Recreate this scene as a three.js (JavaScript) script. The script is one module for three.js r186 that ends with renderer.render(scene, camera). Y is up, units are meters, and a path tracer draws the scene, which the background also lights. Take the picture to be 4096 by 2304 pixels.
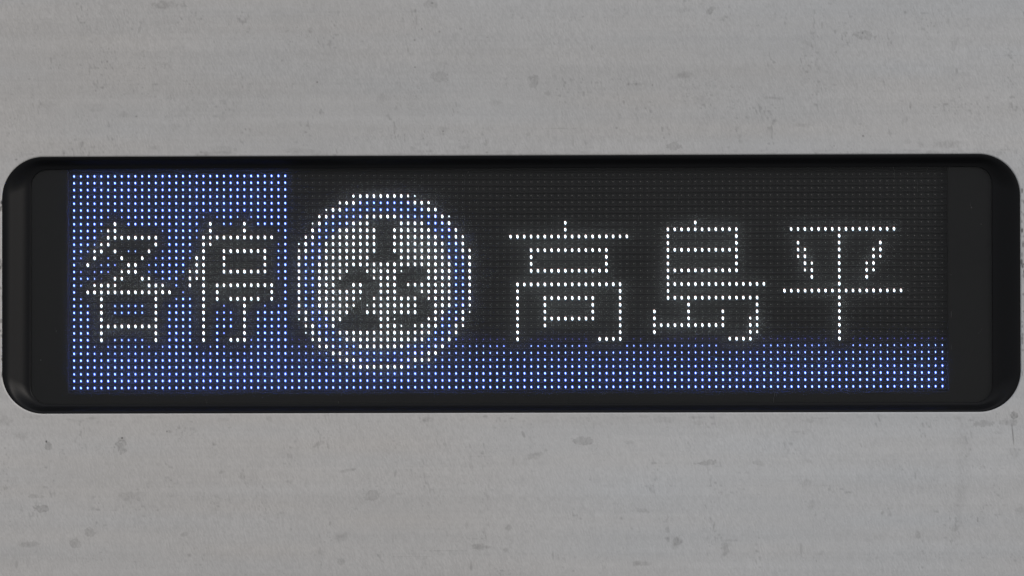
import * as THREE from 'three';
import { mergeGeometries } from 'three/addons/utils/BufferGeometryUtils.js';

// ---------------------------------------------------------------- camera, sky, sun, exposure
const MM = 0.001;
const scene = new THREE.Scene();
const camera = new THREE.PerspectiveCamera(4.8045, 1024 / 576, 0.1, 60);
camera.rotation.order = 'YXZ';
camera.position.set(0.1373, -0.1020, 4.0);
camera.rotation.set(0.02440, 0.03352, -0.001776);
scene.add(camera);

const renderer = new THREE.WebGLRenderer({ antialias: true });
renderer.setSize(1024, 576);
renderer.toneMapping = THREE.LinearToneMapping;
renderer.toneMappingExposure = 1.0;
renderer.shadowMap.enabled = true;

{ // plain overcast sky over grey paving
  const w = 256, h = 128, d = new Float32Array(w * h * 4);
  for (let y = 0; y < h; y++) {
    const el = ((y + 0.5) / h - 0.5) * Math.PI, s = Math.sin(el);
    const up = THREE.MathUtils.smoothstep(s, -0.12, 0.12);
    const sky = 0.52 * (1 + 0.9 * Math.max(0, s)), ground = 0.3;
    const v = ground + (sky - ground) * up;
    for (let x = 0; x < w; x++) {
      const k = (y * w + x) * 4;
      d[k] = v * 0.985; d[k + 1] = v; d[k + 2] = v * (1.0 + 0.035 * up); d[k + 3] = 1;
    }
  }
  const t = new THREE.DataTexture(d, w, h, THREE.RGBAFormat, THREE.FloatType);
  t.mapping = THREE.EquirectangularReflectionMapping;
  t.magFilter = t.minFilter = THREE.LinearFilter;
  t.needsUpdate = true;
  scene.background = t; scene.environment = t;
}
const sun = new THREE.DirectionalLight(0xfff8f0, 1.35);
sun.position.set(3.4, 1.5, 2.6);
sun.castShadow = true; sun.shadow.radius = 45; sun.shadow.mapSize.set(2048, 2048);
Object.assign(sun.shadow.camera, { left: -1, right: 1, top: 1, bottom: -1, near: 0.1, far: 12 });
sun.shadow.camera.updateProjectionMatrix();
scene.add(sun, sun.target);

// ---------------------------------------------------------------- helpers
let seed = 20240611;
const rnd = () => { seed = (seed + 0x6D2B79F5) | 0; let t = Math.imul(seed ^ (seed >>> 15), 1 | seed); t = (t + Math.imul(t ^ (t >>> 7), 61 | t)) ^ t; return ((t ^ (t >>> 14)) >>> 0) / 4294967296; };
const hash = (x, y, s) => { let h = Math.imul(x, 374761393) + Math.imul(y, 668265263) + Math.imul(s, 1274126177); h = Math.imul(h ^ (h >>> 13), 1274126177); h ^= h >>> 16; return (h >>> 0) / 4294967296; };
function noise(x, y, s) {                                    // smooth value noise, -1 .. 1
  const xi = Math.floor(x), yi = Math.floor(y), fx = x - xi, fy = y - yi;
  const u = fx * fx * (3 - 2 * fx), v = fy * fy * (3 - 2 * fy);
  const a = hash(xi, yi, s), b = hash(xi + 1, yi, s), c = hash(xi, yi + 1, s), e = hash(xi + 1, yi + 1, s);
  return (a + (b - a) * u + (c - a) * v + (a - b - c + e) * u * v) * 2 - 1;
}
const part = (name, geometry, material, parent) => {
  const m = new THREE.Mesh(geometry, material);
  m.name = name; m.castShadow = m.receiveShadow = true;
  parent.add(m); return m;
};
// a closed outline of a rounded rectangle, counter-clockwise, n points per corner
function ring(x0, x1, y0, y1, r, n = 18) {
  const p = [], cs = [[x1 - r, y1 - r, 0], [x0 + r, y1 - r, 1], [x0 + r, y0 + r, 2], [x1 - r, y0 + r, 3]];
  for (const [cx, cy, q] of cs) for (let i = 0; i <= n; i++) {
    const a = (q + i / n) * Math.PI / 2;
    p.push([cx + r * Math.cos(a), cy + r * Math.sin(a)]);
  }
  return p;
}
const shapeOf = (pts) => new THREE.Shape(pts.map(([x, y]) => new THREE.Vector2(x * MM, y * MM)));
const pathOf = (pts) => new THREE.Path(pts.map(([x, y]) => new THREE.Vector2(x * MM, y * MM)).reverse());

// ---------------------------------------------------------------- the metal wall round the sign
const OUT = [-295.2, 299.1, -77.1, 73.05, 24.2];             // opening in the wall, mm
const IN = [-279, 283, -71.5, 66, 10];                       // inner edge of the bezel, mm
const WX = 2.4, WY = -4.2, WW = 608, WH = 342;               // the stretch of wall the texture covers, mm
const PX = 4096 / 598.0;                                     // stains are noted in finer units than mm, from the top left

function wallTextures() {
  const W = 2048, H = 1152, tone = new Float32Array(W * H), warm = new Float32Array(W * H), bump = new Float32Array(W * H);
  const S = WW / W * PX;                                     // fine units per texel
  for (let y = 0; y < H; y++) for (let x = 0; x < W; x++) {
    const px = x * S, py = y * S, sx = px - 0.22 * py, k = y * W + x;
    const grain = noise(sx / 5.5, py / 13, 1), fine = noise(sx / 3.2, py / 6, 2), mid = noise(px / 24, py / 34, 3);
    const pit = Math.max(0, noise(sx / 8, py / 13, 4) * 0.75 + noise(px / 60, py / 90, 5) * 0.5 - 0.66);
    const streak = noise(px / 900, py / 9, 6) * 0.6 + noise(px / 1400, py / 38, 7);
    const big = noise(px / 330, py / 210, 8) + 0.5 * noise(px / 110, py / 80, 9);
    const huge = noise(px / 1700 + 3.3, py / 700 + 0.4, 14) + 0.5 * noise(px / 2600, py / 300, 15);
    const sheenBands = 0.05 * Math.exp(-(((py - 1790) / 170) ** 2)) + 0.025 * Math.exp(-(((py - 590) / 70) ** 2)) - 0.03 * Math.exp(-(((py - 330) / 60) ** 2));  // reflected-light bands of the brushed metal below and above the sign, painted in
    const speck = Math.max(0, noise(px / 4.5, py / 6, 16) * 0.8 + noise(px / 90, py / 70, 17) * 0.35 - 0.68);
    const coarse = 0.75 + 0.35 * noise(px / 260, py / 150, 10);
    bump[k] = 0.5 + 0.5 * (0.5 * grain * coarse + 0.28 * fine + 0.1 * mid) - 0.35 * pit;
    tone[k] = 1 + 0.055 * grain * coarse + 0.045 * fine + 0.02 * mid + 0.027 * streak + 0.02 * big + 0.045 * huge + sheenBands - 0.5 * pit - 0.45 * speck;
    warm[k] = 0.01 * noise(px / 520, py / 60, 11) + 0.01 * noise(px / 900, py / 500, 18) + 0.02 - 0.025 * THREE.MathUtils.smoothstep(px, 600, 3600);
  }
  // greasy smears, water marks and pinholes
  const at = (u, v, rx, ry, dark, turn = 0, edge = 0) => {
    const R = Math.max(rx, ry) * 1.7, c = Math.cos(turn), s = Math.sin(turn), ns = Math.floor(u * 7 + v * 13);
    for (let y = Math.max(0, Math.floor((v - R) / S)); y < Math.min(H, (v + R) / S); y++)
      for (let x = Math.max(0, Math.floor((u - R) / S)); x < Math.min(W, (u + R) / S); x++) {
        const dx = x * S - u, dy = y * S - v, a = (dx * c + dy * s) / rx, b = (-dx * s + dy * c) / ry;
        const wob = rx > 7 ? 0.42 * noise(dx / 14, dy / 14, ns) + 0.22 * noise(dx / 5, dy / 5, ns + 1) : 0;
        const r = Math.sqrt(a * a + b * b) + wob, k = y * W + x;
        const soft = edge ? 0.12 : 0.5;
        let m = 1 - THREE.MathUtils.smoothstep(r, 1 - soft, 1 + soft * 0.4);
        if (rx > 7) m *= 0.72 + 0.4 * noise(dx / 7, dy / 10, ns + 2) + edge * Math.exp(-((r - 0.92) ** 2) / 0.012);
        tone[k] *= 1 - 1.5 * dark * Math.max(0, m); warm[k] += 0.02 * dark * m;
      }
  };
  const O = (ox, oy, list) => { for (const [x, y, rx, ry, d, t, e] of list) at((ox + x / 1.84) + SH, (oy + y / 1.84) + SV, rx, ry, d, t, e); };
  const SH = 36.3, SV = 20.5;                                // where the noted marks start on this stretch
  O(0, 0, [[1215, 22, 62, 17, 0.15], [1190, 45, 40, 5, 0.1], [650, 200, 15, 12, 0.07, -0.6], [1030, 200, 6, 24, 0.1, 0.3], [1040, 150, 9, 12, 0.08], [790, 440, 3, 6, 0.2], [803, 345, 3, 5, 0.15],
    [340, 760, 45, 25, 0.06], [710, 780, 32, 15, 0.07], [910, 830, 14, 13, 0.1], [1005, 845, 5, 4, 0.2], [1130, 1075, 19, 9, 0.12], [1660, 1095, 46, 13, 0.08], [2230, 1110, 72, 14, 0.09], [2290, 212, 12, 10, 0.1],
    [2340, 597, 4, 4, 0.3], [1640, 860, 15, 15, 0.08], [1770, 1145, 4, 3, 0.3], [118, 1160, 6, 4, 0.24], [1290, 920, 20, 16, 0.05], [1380, 790, 5, 14, 0.09], [380, 1045, 10, 8, 0.09], [680, 1070, 16, 5, 0.07], [470, 1115, 8, 6, 0.1], [215, 567, 5, 4, 0.12], [2080, 437, 4, 6, 0.14]]);
  O(1350, 0, [[700, 25, 32, 16, 0.1], [705, 18, 6, 5, 0.2], [580, 75, 5, 9, 0.16], [588, 150, 4, 24, 0.1], [575, 290, 5, 5, 0.22], [577, 490, 4, 4, 0.26], [526, 360, 5, 14, 0.1], [760, 560, 40, 21, 0.11, -0.1, 0.2], [1450, 605, 22, 26, 0.13, 0, 0.2], [1425, 570, 8, 7, 0.12], [1560, 688, 15, 13, 0.1],
    [335, 725, 20, 24, 0.07, -0.5], [1180, 750, 30, 12, 0.09], [785, 968, 24, 20, 0.11], [783, 962, 3, 3, 0.34], [560, 1085, 12, 11, 0.14], [1100, 1050, 10, 11, 0.12], [940, 1080, 20, 8, 0.11], [2480, 1078, 25, 19, 0.15, 0, 0.2], [2210, 620, 46, 6, 0.09], [2205, 620, 4, 7, 0.18], [2147, 620, 5, 8, 0.16], [2323, 628, 4, 5, 0.18],
    [2545, 560, 26, 14, 0.09], [1835, 1055, 10, 10, 0.12], [1410, 985, 11, 6, 0.09], [1110, 272, 5, 4, 0.16], [2060, 942, 6, 5, 0.16], [1645, 945, 90, 2, 0.1], [757, 228, 5, 5, 0.18], [628, 208, 2, 5, 0.3], [915, 208, 6, 4, 0.13], [1105, 1118, 6, 4, 0.2], [1880, 350, 4, 14, 0.1], [1815, 122, 4, 4, 0.16], [1740, 1050, 4, 18, 0.1], [500, 1010, 4, 20, 0.09]]);
  O(2696, 0, [[275, 80, 23, 12, 0.16, -0.4], [80, 78, 38, 9, 0.07], [1410, 265, 40, 18, 0.13, 0.2, 0.2], [1390, 250, 3, 5, 0.25], [70, 555, 36, 13, 0.11, -0.1], [735, 725, 46, 7, 0.15, 0.06], [190, 740, 26, 20, 0.06], [1010, 340, 36, 10, 0.07, 0.5], [940, 925, 40, 9, 0.08], [1392, 1007, 3, 4, 0.4], [490, 1025, 8, 20, 0.1],
    [1740, 780, 5, 16, 0.13], [1700, 885, 12, 28, 0.08], [1720, 1050, 14, 11, 0.1], [2010, 1070, 56, 17, 0.12], [1830, 1075, 18, 12, 0.09], [2065, 325, 11, 28, 0.09, 0.3], [1190, 240, 6, 10, 0.13], [1093, 190, 4, 14, 0.12], [1645, 462, 8, 5, 0.11], [2080, 530, 6, 14, 0.12], [2390, 1135, 26, 12, 0.09], [1705, 100, 5, 7, 0.16], [1195, 390, 5, 6, 0.14], [830, 135, 8, 8, 0.1], [1600, 320, 5, 9, 0.12], [1180, 1080, 4, 4, 0.16], [535, 860, 8, 4, 0.12], [2450, 420, 60, 3, 0.06]]);
  O(0, 1620, [[350, 292, 16, 17, 0.17, 0, 0.3], [340, 258, 4, 5, 0.5], [890, 300, 22, 26, 0.16, 0, 0.3], [893, 240, 18, 14, 0.12], [899, 233, 4, 4, 0.5], [1250, 187, 16, 6, 0.13, 0.1], [1230, 186, 2, 5, 0.4], [2345, 280, 24, 8, 0.14, -0.4], [1160, 428, 14, 9, 0.1], [255, 662, 39, 9, 0.11, 0.05], [300, 755, 35, 16, 0.2, 0.22, 0.15],
    [200, 1015, 42, 13, 0.13], [560, 1008, 21, 18, 0.15, 0, 0.1], [658, 935, 18, 21, 0.13, 0, 0.1], [960, 665, 46, 18, 0.09], [700, 755, 17, 8, 0.09], [840, 765, 14, 4, 0.09], [1630, 487, 9, 6, 0.13], [1360, 942, 14, 9, 0.1, -0.5], [2430, 862, 5, 9, 0.15], [2075, 785, 10, 5, 0.08], [35, 105, 32, 22, 0.11], [165, 215, 26, 17, 0.09], [38, 602, 8, 6, 0.15],
    [1990, 95, 14, 12, 0.12], [1012, 612, 6, 4, 0.13], [1695, 158, 8, 4, 0.12], [1130, 205, 13, 7, 0.06], [770, 875, 10, 6, 0.1], [2120, 555, 14, 10, 0.09], [120, 1160, 6, 18, 0.11], [250, 80, 40, 8, 0.1], [1790, 515, 10, 14, 0.09], [1160, 765, 7, 5, 0.1]]);
  O(1350, 1620, [[70, 475, 34, 7, 0.11, -0.2], [122, 468, 8, 7, 0.14], [260, 657, 32, 18, 0.13, -0.2, 0.25], [445, 648, 20, 8, 0.08], [1370, 212, 6, 15, 0.16, -0.45, 0.3], [1800, 262, 46, 16, 0.16, -0.1, 0.35], [1440, 375, 38, 13, 0.14, -0.25], [1440, 482, 12, 4, 0.12], [2155, 272, 18, 8, 0.09], [2250, 772, 40, 11, 0.14], [1260, 898, 14, 17, 0.14, 0.4],
    [1050, 1037, 32, 16, 0.22, 0.15], [1240, 1058, 13, 10, 0.13], [2222, 1162, 38, 11, 0.17, 0.05], [2495, 1005, 18, 24, 0.13, 0.5], [660, 105, 22, 12, 0.11], [930, 100, 18, 8, 0.08], [2400, 105, 46, 12, 0.06, 0, 0.3], [428, 500, 6, 16, 0.11, 0.2], [640, 1140, 15, 15, 0.08], [985, 1180, 6, 22, 0.14], [800, 1066, 118, 2.5, 0.11], [520, 1108, 120, 2, 0.09], [952, 880, 6, 20, 0.09],
    [2090, 470, 10, 22, 0.08], [1295, 410, 5, 18, 0.1], [35, 958, 26, 18, 0.13], [30, 1138, 16, 16, 0.13], [1585, 1100, 5, 20, 0.1], [1290, 95, 12, 6, 0.15], [1090, 78, 9, 4, 0.17], [1090, 372, 60, 2, 0.08], [410, 985, 3, 20, 0.1]]);
  O(2696, 1620, [[185, 130, 28, 11, 0.1], [235, 425, 45, 11, 0.15, -0.12, 0.35], [610, 425, 31, 12, 0.13, 0.15], [370, 1050, 20, 44, 0.16], [405, 993, 30, 6, 0.13], [970, 570, 30, 18, 0.1], [980, 410, 13, 10, 0.11], [1768, 520, 5, 18, 0.13], [2110, 350, 32, 130, 0.05], [2090, 760, 26, 110, 0.06], [2260, 140, 38, 13, 0.14, 0, 0.2], [2450, 130, 42, 14, 0.17], [2490, 75, 14, 13, 0.25, 0, 0.2],
    [2482, 220, 3, 45, 0.3, -0.1], [2490, 352, 28, 20, 0.1], [1788, 948, 12, 18, 0.14, 0.4], [2060, 912, 14, 14, 0.11], [2540, 772, 22, 12, 0.13], [2222, 840, 4, 13, 0.16], [290, 888, 4, 22, 0.13, 0.2], [930, 1060, 6, 34, 0.1], [25, 1000, 16, 20, 0.13, 0.4], [990, 118, 18, 10, 0.1], [1525, 792, 6, 8, 0.14], [350, 640, 10, 8, 0.09], [1005, 730, 18, 20, 0.08, -0.5], [2380, 205, 18, 6, 0.1], [2260, 455, 18, 6, 0.11], [1500, 80, 24, 7, 0.13], [900, 198, 26, 2.5, 0.11]]);
  // grime that collects along the opening
  for (let i = 0; i < 70; i++) { const u = 40 + rnd() * 4000, top = rnd() < 0.6; at(u + SH, (top ? 604 : 1665) + SV + rnd() * 14, 8 + rnd() * 34, 3 + rnd() * 7, 0.03 + rnd() * 0.07); }
  for (let i = 0; i < 60; i++) { const left = rnd() < 0.5; at((left ? 6 : 4088) + SH + (rnd() - 0.5) * 12, 760 + rnd() * 760 + SV, 2 + rnd() * 4, 4 + rnd() * 9, 0.15 + rnd() * 0.3); }
  const col = new Uint8Array(W * H * 4), bmp = new Uint8Array(W * H * 4), enc = (v) => 255 * (v <= 0.0031308 ? 12.92 * v : 1.055 * Math.pow(v, 1 / 2.4) - 0.055);
  for (let y = 0; y < H; y++) for (let x = 0; x < W; x++) {
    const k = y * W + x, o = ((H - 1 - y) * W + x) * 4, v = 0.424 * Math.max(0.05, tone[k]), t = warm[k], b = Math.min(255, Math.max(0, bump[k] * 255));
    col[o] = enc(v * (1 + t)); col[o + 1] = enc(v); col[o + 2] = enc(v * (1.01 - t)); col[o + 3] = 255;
    bmp[o] = bmp[o + 1] = bmp[o + 2] = b; bmp[o + 3] = 255;
  }
  return [col, bmp].map((a, i) => {
    const t = new THREE.DataTexture(a, W, H, THREE.RGBAFormat);
    t.wrapS = t.wrapT = THREE.MirroredRepeatWrapping; t.magFilter = t.minFilter = THREE.LinearFilter;
    if (!i) t.colorSpace = THREE.SRGBColorSpace;
    t.needsUpdate = true; return t;
  });
}
{
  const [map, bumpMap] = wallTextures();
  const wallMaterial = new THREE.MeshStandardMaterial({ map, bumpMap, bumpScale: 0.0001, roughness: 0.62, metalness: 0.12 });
  const s = shapeOf(ring(-900, 905, -600, 590, 2, 2));
  s.holes.push(pathOf(ring(...OUT, 28)));
  const lip = 0.9 * MM;
  const g = new THREE.ExtrudeGeometry(s, { depth: 2.4 * MM, bevelEnabled: true, bevelThickness: lip, bevelSize: lip, bevelOffset: -lip, bevelSegments: 4, curveSegments: 4 });
  g.translate(0, 0, -2.4 * MM - lip);
  const p = g.attributes.position, uv = g.attributes.uv;
  for (let i = 0; i < p.count; i++) uv.setXY(i, (p.getX(i) / MM - WX) / WW + 0.5, (p.getY(i) / MM - WY) / WH + 0.5);
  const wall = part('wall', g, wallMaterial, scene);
  wall.userData = { kind: 'structure', label: 'pale grey stained metal wall around the black display sign' };
}

// ---------------------------------------------------------------- the display sign
const sign = new THREE.Group();
sign.name = 'led_display_sign';
sign.userData = { label: 'black framed display sign with white and blue lit dots set in the grey wall', category: 'display sign' };
scene.add(sign);

const bezelMaterial = new THREE.MeshPhysicalMaterial({ color: new THREE.Color().setRGB(0.0035, 0.0037, 0.0046), roughness: 0.4, specularIntensity: 0.3 });
{ // lofted bezel: a flat lip, a sloping wall, a small step down to the pane
  const prof = [[-0.12, -3.2], [-0.06, -1.6], [-0.01, -0.95], [0.05, -0.75], [0.13, -0.8], [0.22, -1.2], [0.32, -2.0], [0.44, -3.2], [0.56, -4.4], [0.68, -5.5], [0.79, -6.25], [0.88, -6.65], [0.95, -6.8], [0.985, -6.9], [1.0, -7.2], [1.0, -8.1]];
  const pos = [], idx = [], M = 19 * 4 + 4;
  let n = 0;
  for (const [t, z] of prof) {
    const r = ring(...OUT.map((o, i) => o + (IN[i] - o) * t), 19);
    n = r.length;
    for (const [x, y] of r) pos.push(x * MM, y * MM, z * MM);
  }
  for (let a = 0; a < prof.length - 1; a++) for (let i = 0; i < n; i++) {
    const j = (i + 1) % n, p0 = a * n + i, p1 = a * n + j, q0 = p0 + n, q1 = p1 + n;
    idx.push(p0, p1, q0, p1, q1, q0);
  }
  const g = new THREE.BufferGeometry();
  g.setAttribute('position', new THREE.Float32BufferAttribute(pos, 3)); g.setIndex(idx); g.computeVertexNormals();
  part('bezel', g, bezelMaterial, sign);
}
{ // smoked cover pane, lightly hazed by dust and fine scratches
  const W = 1024, H = 256, f = new Float32Array(W * H).fill(0);
  for (let y = 0; y < H; y++) for (let x = 0; x < W; x++) f[y * W + x] = 0.3 * (1 + 0.16 * noise(x / 70, y / 40, 31) + 0.1 * noise(x / 9, y / 9, 32));
  for (let i = 0; i < 420; i++) {
    let x = rnd() * W, y = rnd() * H; const a = 1.1 + rnd() * 0.9, l = 4 + rnd() * 16, bend = (rnd() - 0.5) * 0.08, add = 0.05 + rnd() * 0.14;
    for (let t = 0; t < l; t++) { const xi = Math.round(x + t * Math.cos(a + bend * t)), yi = Math.round(y + t * Math.sin(a + bend * t)); if (xi >= 0 && yi >= 0 && xi < W && yi < H) f[yi * W + xi] += add; }
  }
  const d = new Uint8Array(W * H * 4);
  f.forEach((v, i) => d.fill(Math.min(255, v * 255), i * 4, i * 4 + 4));
  const map = new THREE.DataTexture(d, W, H, THREE.RGBAFormat);
  map.magFilter = map.minFilter = THREE.LinearFilter; map.needsUpdate = true;
  const g = new THREE.ShapeGeometry(shapeOf(ring(IN[0] - 4, IN[1] + 4, IN[2] - 4, IN[3] + 4, 12)));
  const p = g.attributes.position, uv = g.attributes.uv;
  for (let i = 0; i < p.count; i++) uv.setXY(i, (p.getX(i) / MM + 290) / 580, (p.getY(i) / MM + 76) / 145);
  g.translate(0, 0, -8.3 * MM);
  part('cover_pane', g, new THREE.MeshPhysicalMaterial({ color: new THREE.Color().setRGB(0.5, 0.503, 0.506), transmission: 1, thickness: 0, roughness: 1, roughnessMap: map, ior: 1.5, specularIntensity: 0.38 }), sign);
}
{ // dark printed border behind the pane, with a window for the dots
  const s = shapeOf(ring(IN[0] - 5, IN[1] + 5, IN[2] - 5, IN[3] + 5, 12));
  s.holes.push(pathOf(ring(-257.2, 257.2, -65.0, 65.2, 0.3, 2)));
  const g = new THREE.ExtrudeGeometry(s, { depth: 5.4 * MM, bevelEnabled: true, bevelThickness: 0.4 * MM, bevelSize: 0.4 * MM, bevelOffset: -0.4 * MM, bevelSegments: 2 });
  g.translate(0, 0, -15.0 * MM);
  part('border', g, new THREE.MeshPhysicalMaterial({ color: new THREE.Color().setRGB(0.019, 0.0193, 0.02), roughness: 0.4 }), sign);
}
{ // housing behind
  const b = (x0, x1, y0, y1, z0, z1) => { const g = new THREE.BoxGeometry((x1 - x0) * MM, (y1 - y0) * MM, (z1 - z0) * MM); g.translate((x0 + x1) / 2 * MM, (y0 + y1) / 2 * MM, (z0 + z1) / 2 * MM); return g; };
  const [x0, x1, y0, y1] = [-305, 309, -87, 83];
  part('housing', mergeGeometries([b(x0, x1, y0, y1, -42, -40), b(x0 - 2, x0, y0, y1, -42, -3.5), b(x1, x1 + 2, y0, y1, -42, -3.5), b(x0 - 2, x1 + 2, y1, y1 + 2, -42, -3.5), b(x0 - 2, x1 + 2, y0 - 2, y0, -42, -3.5)]),
    new THREE.MeshStandardMaterial({ color: 0x1c1c1e, roughness: 0.7, metalness: 0.3 }), sign);
}

// ---------------------------------------------------------------- the dot matrix
const COLS = 128, ROWS = 32, P = 4.0;
const X = (c) => (c - 63.5) * P, Y = (r) => (15.5 - r) * P;
const grid = Array.from({ length: ROWS }, () => new Array(COLS).fill('.'));
const rowText = (r, c, s) => { [...s.replace(/ /g, '')].forEach((ch, i) => { grid[r][c + i] = ch; }); };
// blue field at the left with two characters cut into it
for (const r of [0, 1, 2, 3, 4, 5, 27, 28, 29, 30, 31]) for (let c = 0; c < 32; c++) grid[r][c] = 'B';
['BBBBBc.cBBBBBBBBBBBc.cBBc.cBBBBB', 'BBBBB.W.BBBBBBBBBBB.W.bb.W.BBBBB', 'BBBBcwW......cBBBBb.W....W....cB', 'BBBB.WWWWWWWW.BBBBcWWWWWWWWWWW.B', 'BBBcwW......W.BBBB.Ww.........cB', 'BBcwW.W.cc.W.cBBBb.W..WWWWWWW.bB',
  'Bc.W.c.W..W.cbBBBcWW..W.....W.bB', 'B.W.cbc.WW.cbBBBB.WW..W.....W.bB', 'Bc.cbc.wWW.cbBBBbwWW..WWWWWWW.bB', 'Bbbcd.WW..WwdbBBdWwW..........cB', 'Bc.wWWw....WWw.b.W.W.WWWWWWWWW.B', 'B.WWWWWWWWWWWWW.c..W.W.......W.B',
  'Bc..W.......W..cBb.W.W.WWWWW.W.B', 'BBb.W.bbbbb.W.bBBB.W..c..W..c.cB', 'BBB.W.bbbbb.W.BBBB.W.bbb.W.BBBBB', 'BBB.W.......W.BBBB.W.bbb.W.BBBBB', 'BBB.WWWWWWWWW.BBBB.W.BBB.W.BBBBB', 'BBB.W.......W.BBBB.W.Bc..W.BBBBB',
  'BBB.W.bbbbb.W.BBBB.W.B.WWWcBBBBB', 'BBBc.cbbbbbc.cBBBBc.cBc..cbBBBBB', 'BBBbbbbbbbbbbbBBBBbbbBbbbbbBBBBB'].forEach((s, i) => rowText(6 + i, 0, s));
// blue band that fades in at the foot
['d', 'c', 'e', 'b', 'f', 'B', 'B', 'B'].forEach((ch, i) => { for (let c = 32; c < COLS; c++) grid[24 + i][c] = ch; });
// round emblem
['.........wWWWWWWWwk.........', '.......wWWvBBBBBBvWWw.......', '.....kWWBBBBBBBBBBBvWW......', '....wWvBBBvWWWWWvvBBBvWk....', '...kWBBBvWWW....WWWWBBvW....', '...WvBBWWWWWW..WWWWWWBBvW...', '..wWBBWWWWWWW..WWWWWWWBBWw..',
  '.kWvBWWWWWWWW..WWWWWWWWBvW..', '.wWBvWWWWWWWW..WWWWWWWWBBWw.', '.WvBvWWWWWWW....WWWWWWWvBvW.', '.WBBWWWWWWWWWWWWWWWWWWWWBBW.', '.WBBWWWWw..wWWWWk...WWWWBBW.', '.WBBWWWw....wWWW....WWWWBBW.', '.WBBWWW..WW..WWW.wWWWWWWBBW.',
  '.WBBWWWWWWW..WWW...wWWWWBBW.', '.WBBWWWWWWk.wWWWWWW.wWWWBBW.', '.WBBWWWWWw.kWWWWWWW..WWWBvw.', '.wWBvWWWW..WWWWwWWW..WWBBWk.', '.kWBBvWW.....WWk....wWvBvW..', '..wWBvW......WWWk.wWWWBBWw..', '..kWvBBWWWWWWWWWWWWWWBBvW...',
  'dddwWvBBWWWWWWWWWWWWBBvWcddd', 'ccccwWvBBBWWWWWWWvBBBvWccccc', 'eeeeeeWWvBBBBBBBBBvvWWeeeeee', 'bbbbbbbwWWvBBBBBBvWWwbbbbbbb', 'fffffffffvWWWWWWWvffffffffff'].forEach((s, i) => rowText(3 + i, 32, s));
// three characters of the destination, stroke by stroke
const h = (r, a, b, ch = 'W') => { for (let c = a; c <= b; c++) grid[r][c] = ch; };
const v = (c, a, b, ch = 'W') => { for (let r = a; r <= b; r++) grid[r][c] = ch; };
for (const [a, b] of [[64, 66], [76, 81], [95, 95], [84, 86], [96, 100], [111, 113]]) h(24, a, b, '.');
for (const [a, b] of [[64, 66], [76, 80], [95, 100], [111, 113]]) h(25, a, b, '.');
v(72, 7, 8); h(9, 64, 81); h(11, 67, 78); h(14, 67, 78); v(67, 11, 14); v(78, 11, 14); h(16, 65, 80); v(65, 16, 24); v(80, 16, 23); h(18, 69, 76); v(69, 18, 22); v(76, 18, 21); h(21, 69, 76); h(24, 77, 80);
v(91, 7, 7); h(8, 87, 97); h(11, 87, 97); h(14, 87, 97); v(87, 8, 18); v(97, 8, 14); h(16, 87, 101); h(18, 87, 100); v(90, 18, 22); v(100, 18, 22); v(85, 20, 23); h(22, 85, 95); v(95, 20, 22); v(99, 21, 24); grid[21][99] = 'w'; grid[23][100] = 'w'; h(24, 96, 99);
h(8, 105, 120); v(112, 8, 24); h(17, 104, 121);
for (const s of [-1, 1]) { const m = (k) => 112 + s * k; for (const [k, a] of [[6, 'WWw'], [5, '.wWWw'], [4, '...wWW']]) [...a].forEach((ch, i) => { if (ch !== '.') grid[10 + i][m(k)] = ch; }); }

// every kind of dot: [half width, half height in mm, light of the lens, of the upper die, of the lower die, of the bright core]
const pal = [], color = (r, g, b) => pal.push([r, g, b]) - 1;
const NONE = color(0, 0, 0), WHITE = color(8.2, 9.3, 9.6), BLUE = color(0.16, 1.55, 11.5), PALE = color(1.8, 3.4, 13), RED = color(1.3, 0.5, 0.38), SKY = color(0.6, 1.0, 1.5), DIM = color(0.6, 0.7, 3.5), CYAN = color(0.7, 2, 10), HOT = color(3.6, 4.5, 10.5);
const KIND = {
  W: [0.55, 0.86, WHITE, RED, SKY], w: [0.42, 0.72, WHITE, RED, NONE], k: [0.2, 0.52, WHITE, NONE, NONE], v: [0.54, 0.82, PALE, RED, NONE, HOT],
  B: [0.47, 0.73, BLUE, NONE, NONE, HOT], f: [0.42, 0.67, BLUE, NONE, NONE, HOT], b: [0.35, 0.61, BLUE, NONE, NONE, HOT], e: [0.28, 0.59, CYAN, NONE, NONE, HOT], c: [0.22, 0.52, CYAN, NONE, NONE, HOT], d: [0.17, 0.24, DIM, NONE, NONE], '.': [0.36, 0.36, NONE, NONE, NONE],
};
const palette = new THREE.DataTexture(new Float32Array(16 * 4), 16, 1, THREE.RGBAFormat, THREE.FloatType);
pal.forEach((c, i) => palette.image.data.set([...c, 1], i * 4));
palette.magFilter = palette.minFilter = THREE.NearestFilter; palette.needsUpdate = true;
const dotMaterial = new THREE.MeshStandardMaterial({ vertexColors: true, roughness: 0.4, emissive: 0xffffff, emissiveMap: palette, emissiveIntensity: 1 });

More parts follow.
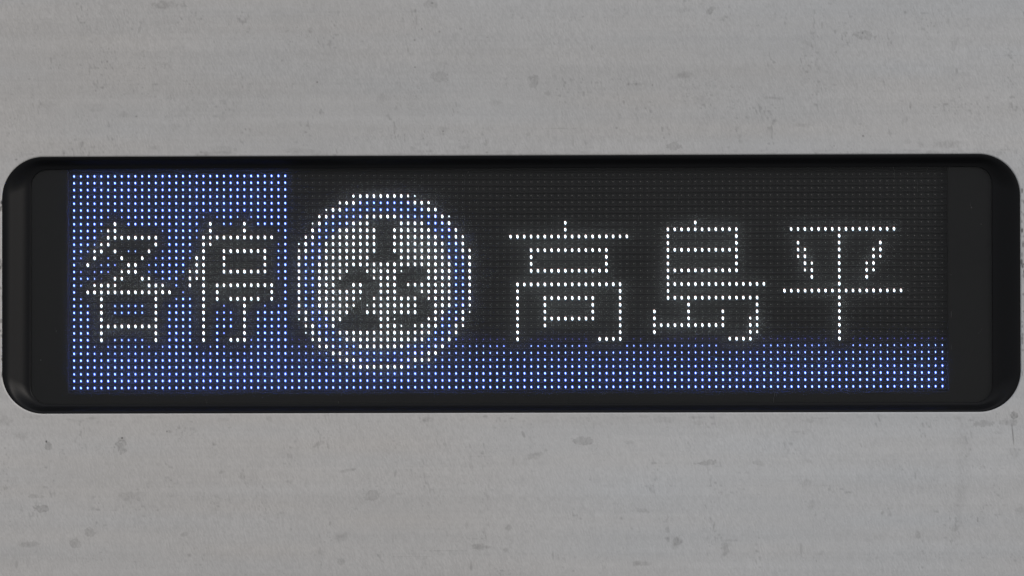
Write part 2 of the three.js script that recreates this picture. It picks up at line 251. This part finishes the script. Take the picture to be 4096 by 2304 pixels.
function paint(g, glow, c) {                                  // own colour and which colour of light
  g = g.index ? g.toNonIndexed() : g;
  const n = g.attributes.position.count, uv = new Float32Array(n * 2), col = new Float32Array(n * 3);
  for (let i = 0; i < n; i++) { uv[2 * i] = (glow + 0.5) / 16; uv[2 * i + 1] = 0.5; col.set(c, i * 3); }
  g.setAttribute('uv', new THREE.BufferAttribute(uv, 2)); g.setAttribute('color', new THREE.BufferAttribute(col, 3));
  return g;
}
function dome(rx, ry, rz, seg, turn = 0.14) {
  const g = new THREE.SphereGeometry(1, seg, 3, 0, Math.PI * 2, 0, Math.PI / 2);
  g.rotateX(Math.PI / 2); g.scale(rx, ry, rz); g.rotateZ(turn); return g;
}
function dot(kind) {                                          // a package on the board, its lens, two small dies
  const [rx, ry, lens, upper, lower, core] = KIND[kind], list = [];
  const body = new THREE.CylinderGeometry(1.28, 1.36, 0.9, 4, 1, true); body.rotateY(Math.PI / 4); body.rotateX(Math.PI / 2); body.translate(0, 0, -0.45);
  const face = new THREE.PlaneGeometry(1.81, 1.81);
  list.push(paint(body, NONE, [0.09, 0.091, 0.094]), paint(face, NONE, [0.07, 0.071, 0.074]));
  const off = lens === NONE;
  list.push(paint(dome(rx, ry, off ? 0.12 : 0.6, off ? 6 : 10), lens, off ? [0.42, 0.405, 0.385] : [0.5, 0.5, 0.5]));
  if (core) { const g = dome(rx * 0.7, ry * 0.74, 0.3, 8); g.translate(0, 0, 0.42); list.push(paint(g, core, [0.6, 0.6, 0.6])); }
  if (upper) { const g = dome(0.42, 0.24, 0.2, 6, 0); g.translate(-0.1, 1.1, 0); list.push(paint(g, upper, [0.4, 0.3, 0.3])); }
  if (lower) { const g = dome(0.42, 0.24, 0.2, 6, 0); g.translate(0.1, -1.12, 0); list.push(paint(g, lower, [0.3, 0.3, 0.4])); }
  const g = mergeGeometries(list); g.scale(MM, MM, MM); return g;
}
const board = part('led_board', new THREE.BoxGeometry(520 * MM, 136 * MM, 1.6 * MM), new THREE.MeshStandardMaterial({ color: new THREE.Color().setRGB(0.09, 0.091, 0.094), roughness: 0.55 }), sign);
board.position.set(-0.09 * MM, 0.065 * MM, -15.8 * MM); board.scale.set(1.0006, 1.0006, 1);                        // its front stands 15 mm behind the wall
const FACE = 1.8;                                             // package faces, from the board's middle
{
  const ribMaterial = new THREE.MeshStandardMaterial({ color: new THREE.Color().setRGB(0.05, 0.05, 0.052), roughness: 0.6 });
  const s = new THREE.Shape([[-0.55, 0], [0.55, 0], [0.38, 2.0], [-0.38, 2.0]].map(([y, z]) => new THREE.Vector2(y * MM, z * MM)));
  const rib = new THREE.ExtrudeGeometry(s, { depth: 513.6 * MM, bevelEnabled: false });
  rib.translate(0, 0, -256.8 * MM); rib.applyMatrix4(new THREE.Matrix4().makeBasis(new THREE.Vector3(0, 1, 0), new THREE.Vector3(0, 0, 1), new THREE.Vector3(1, 0, 0)));
  for (let r = -1; r < ROWS; r++) { const m = part(r < 0 ? 'louver' : `louver_${String(r + 1).padStart(3, '0')}`, rib, ribMaterial, board); m.position.set(0, (Y(r) - P / 2) * MM, 0.8 * MM); }
}
{
  const shape = {}; for (const k of Object.keys(KIND)) shape[k] = dot(k);
  const rest = [], single = [];
  const order = [[60, 127], [0, 31], [32, 59]];              // the characters first, then the emblem
  for (const [a, b] of order) for (let r = 0; r < ROWS; r++) for (let c = a; c <= b; c++) {
    const k = grid[r][c];
    if (k === 'W' && single.length < 300) single.push([k, c, r]); else rest.push([k, c, r]);
  }
  single.forEach(([k, c, r], i) => { const m = part(i ? `led_${String(i).padStart(3, '0')}` : 'led', shape[k], dotMaterial, board); m.position.set(X(c) * MM, Y(r) * MM, FACE * MM); m.scale.setScalar(0.96 + 0.08 * rnd()); });
  const all = mergeGeometries(rest.map(([k, c, r]) => { const g = shape[k].clone(), z = 0.96 + 0.08 * rnd(); g.scale(z, z, z); g.translate(X(c) * MM, Y(r) * MM, FACE * MM); return g; }));
  part('led_dots', all, dotMaterial, board).userData.kind = 'stuff';
  console.log('single', single.length, 'rest', rest.length, 'tris', all.attributes.position.count / 3);
}
renderer.render(scene, camera);
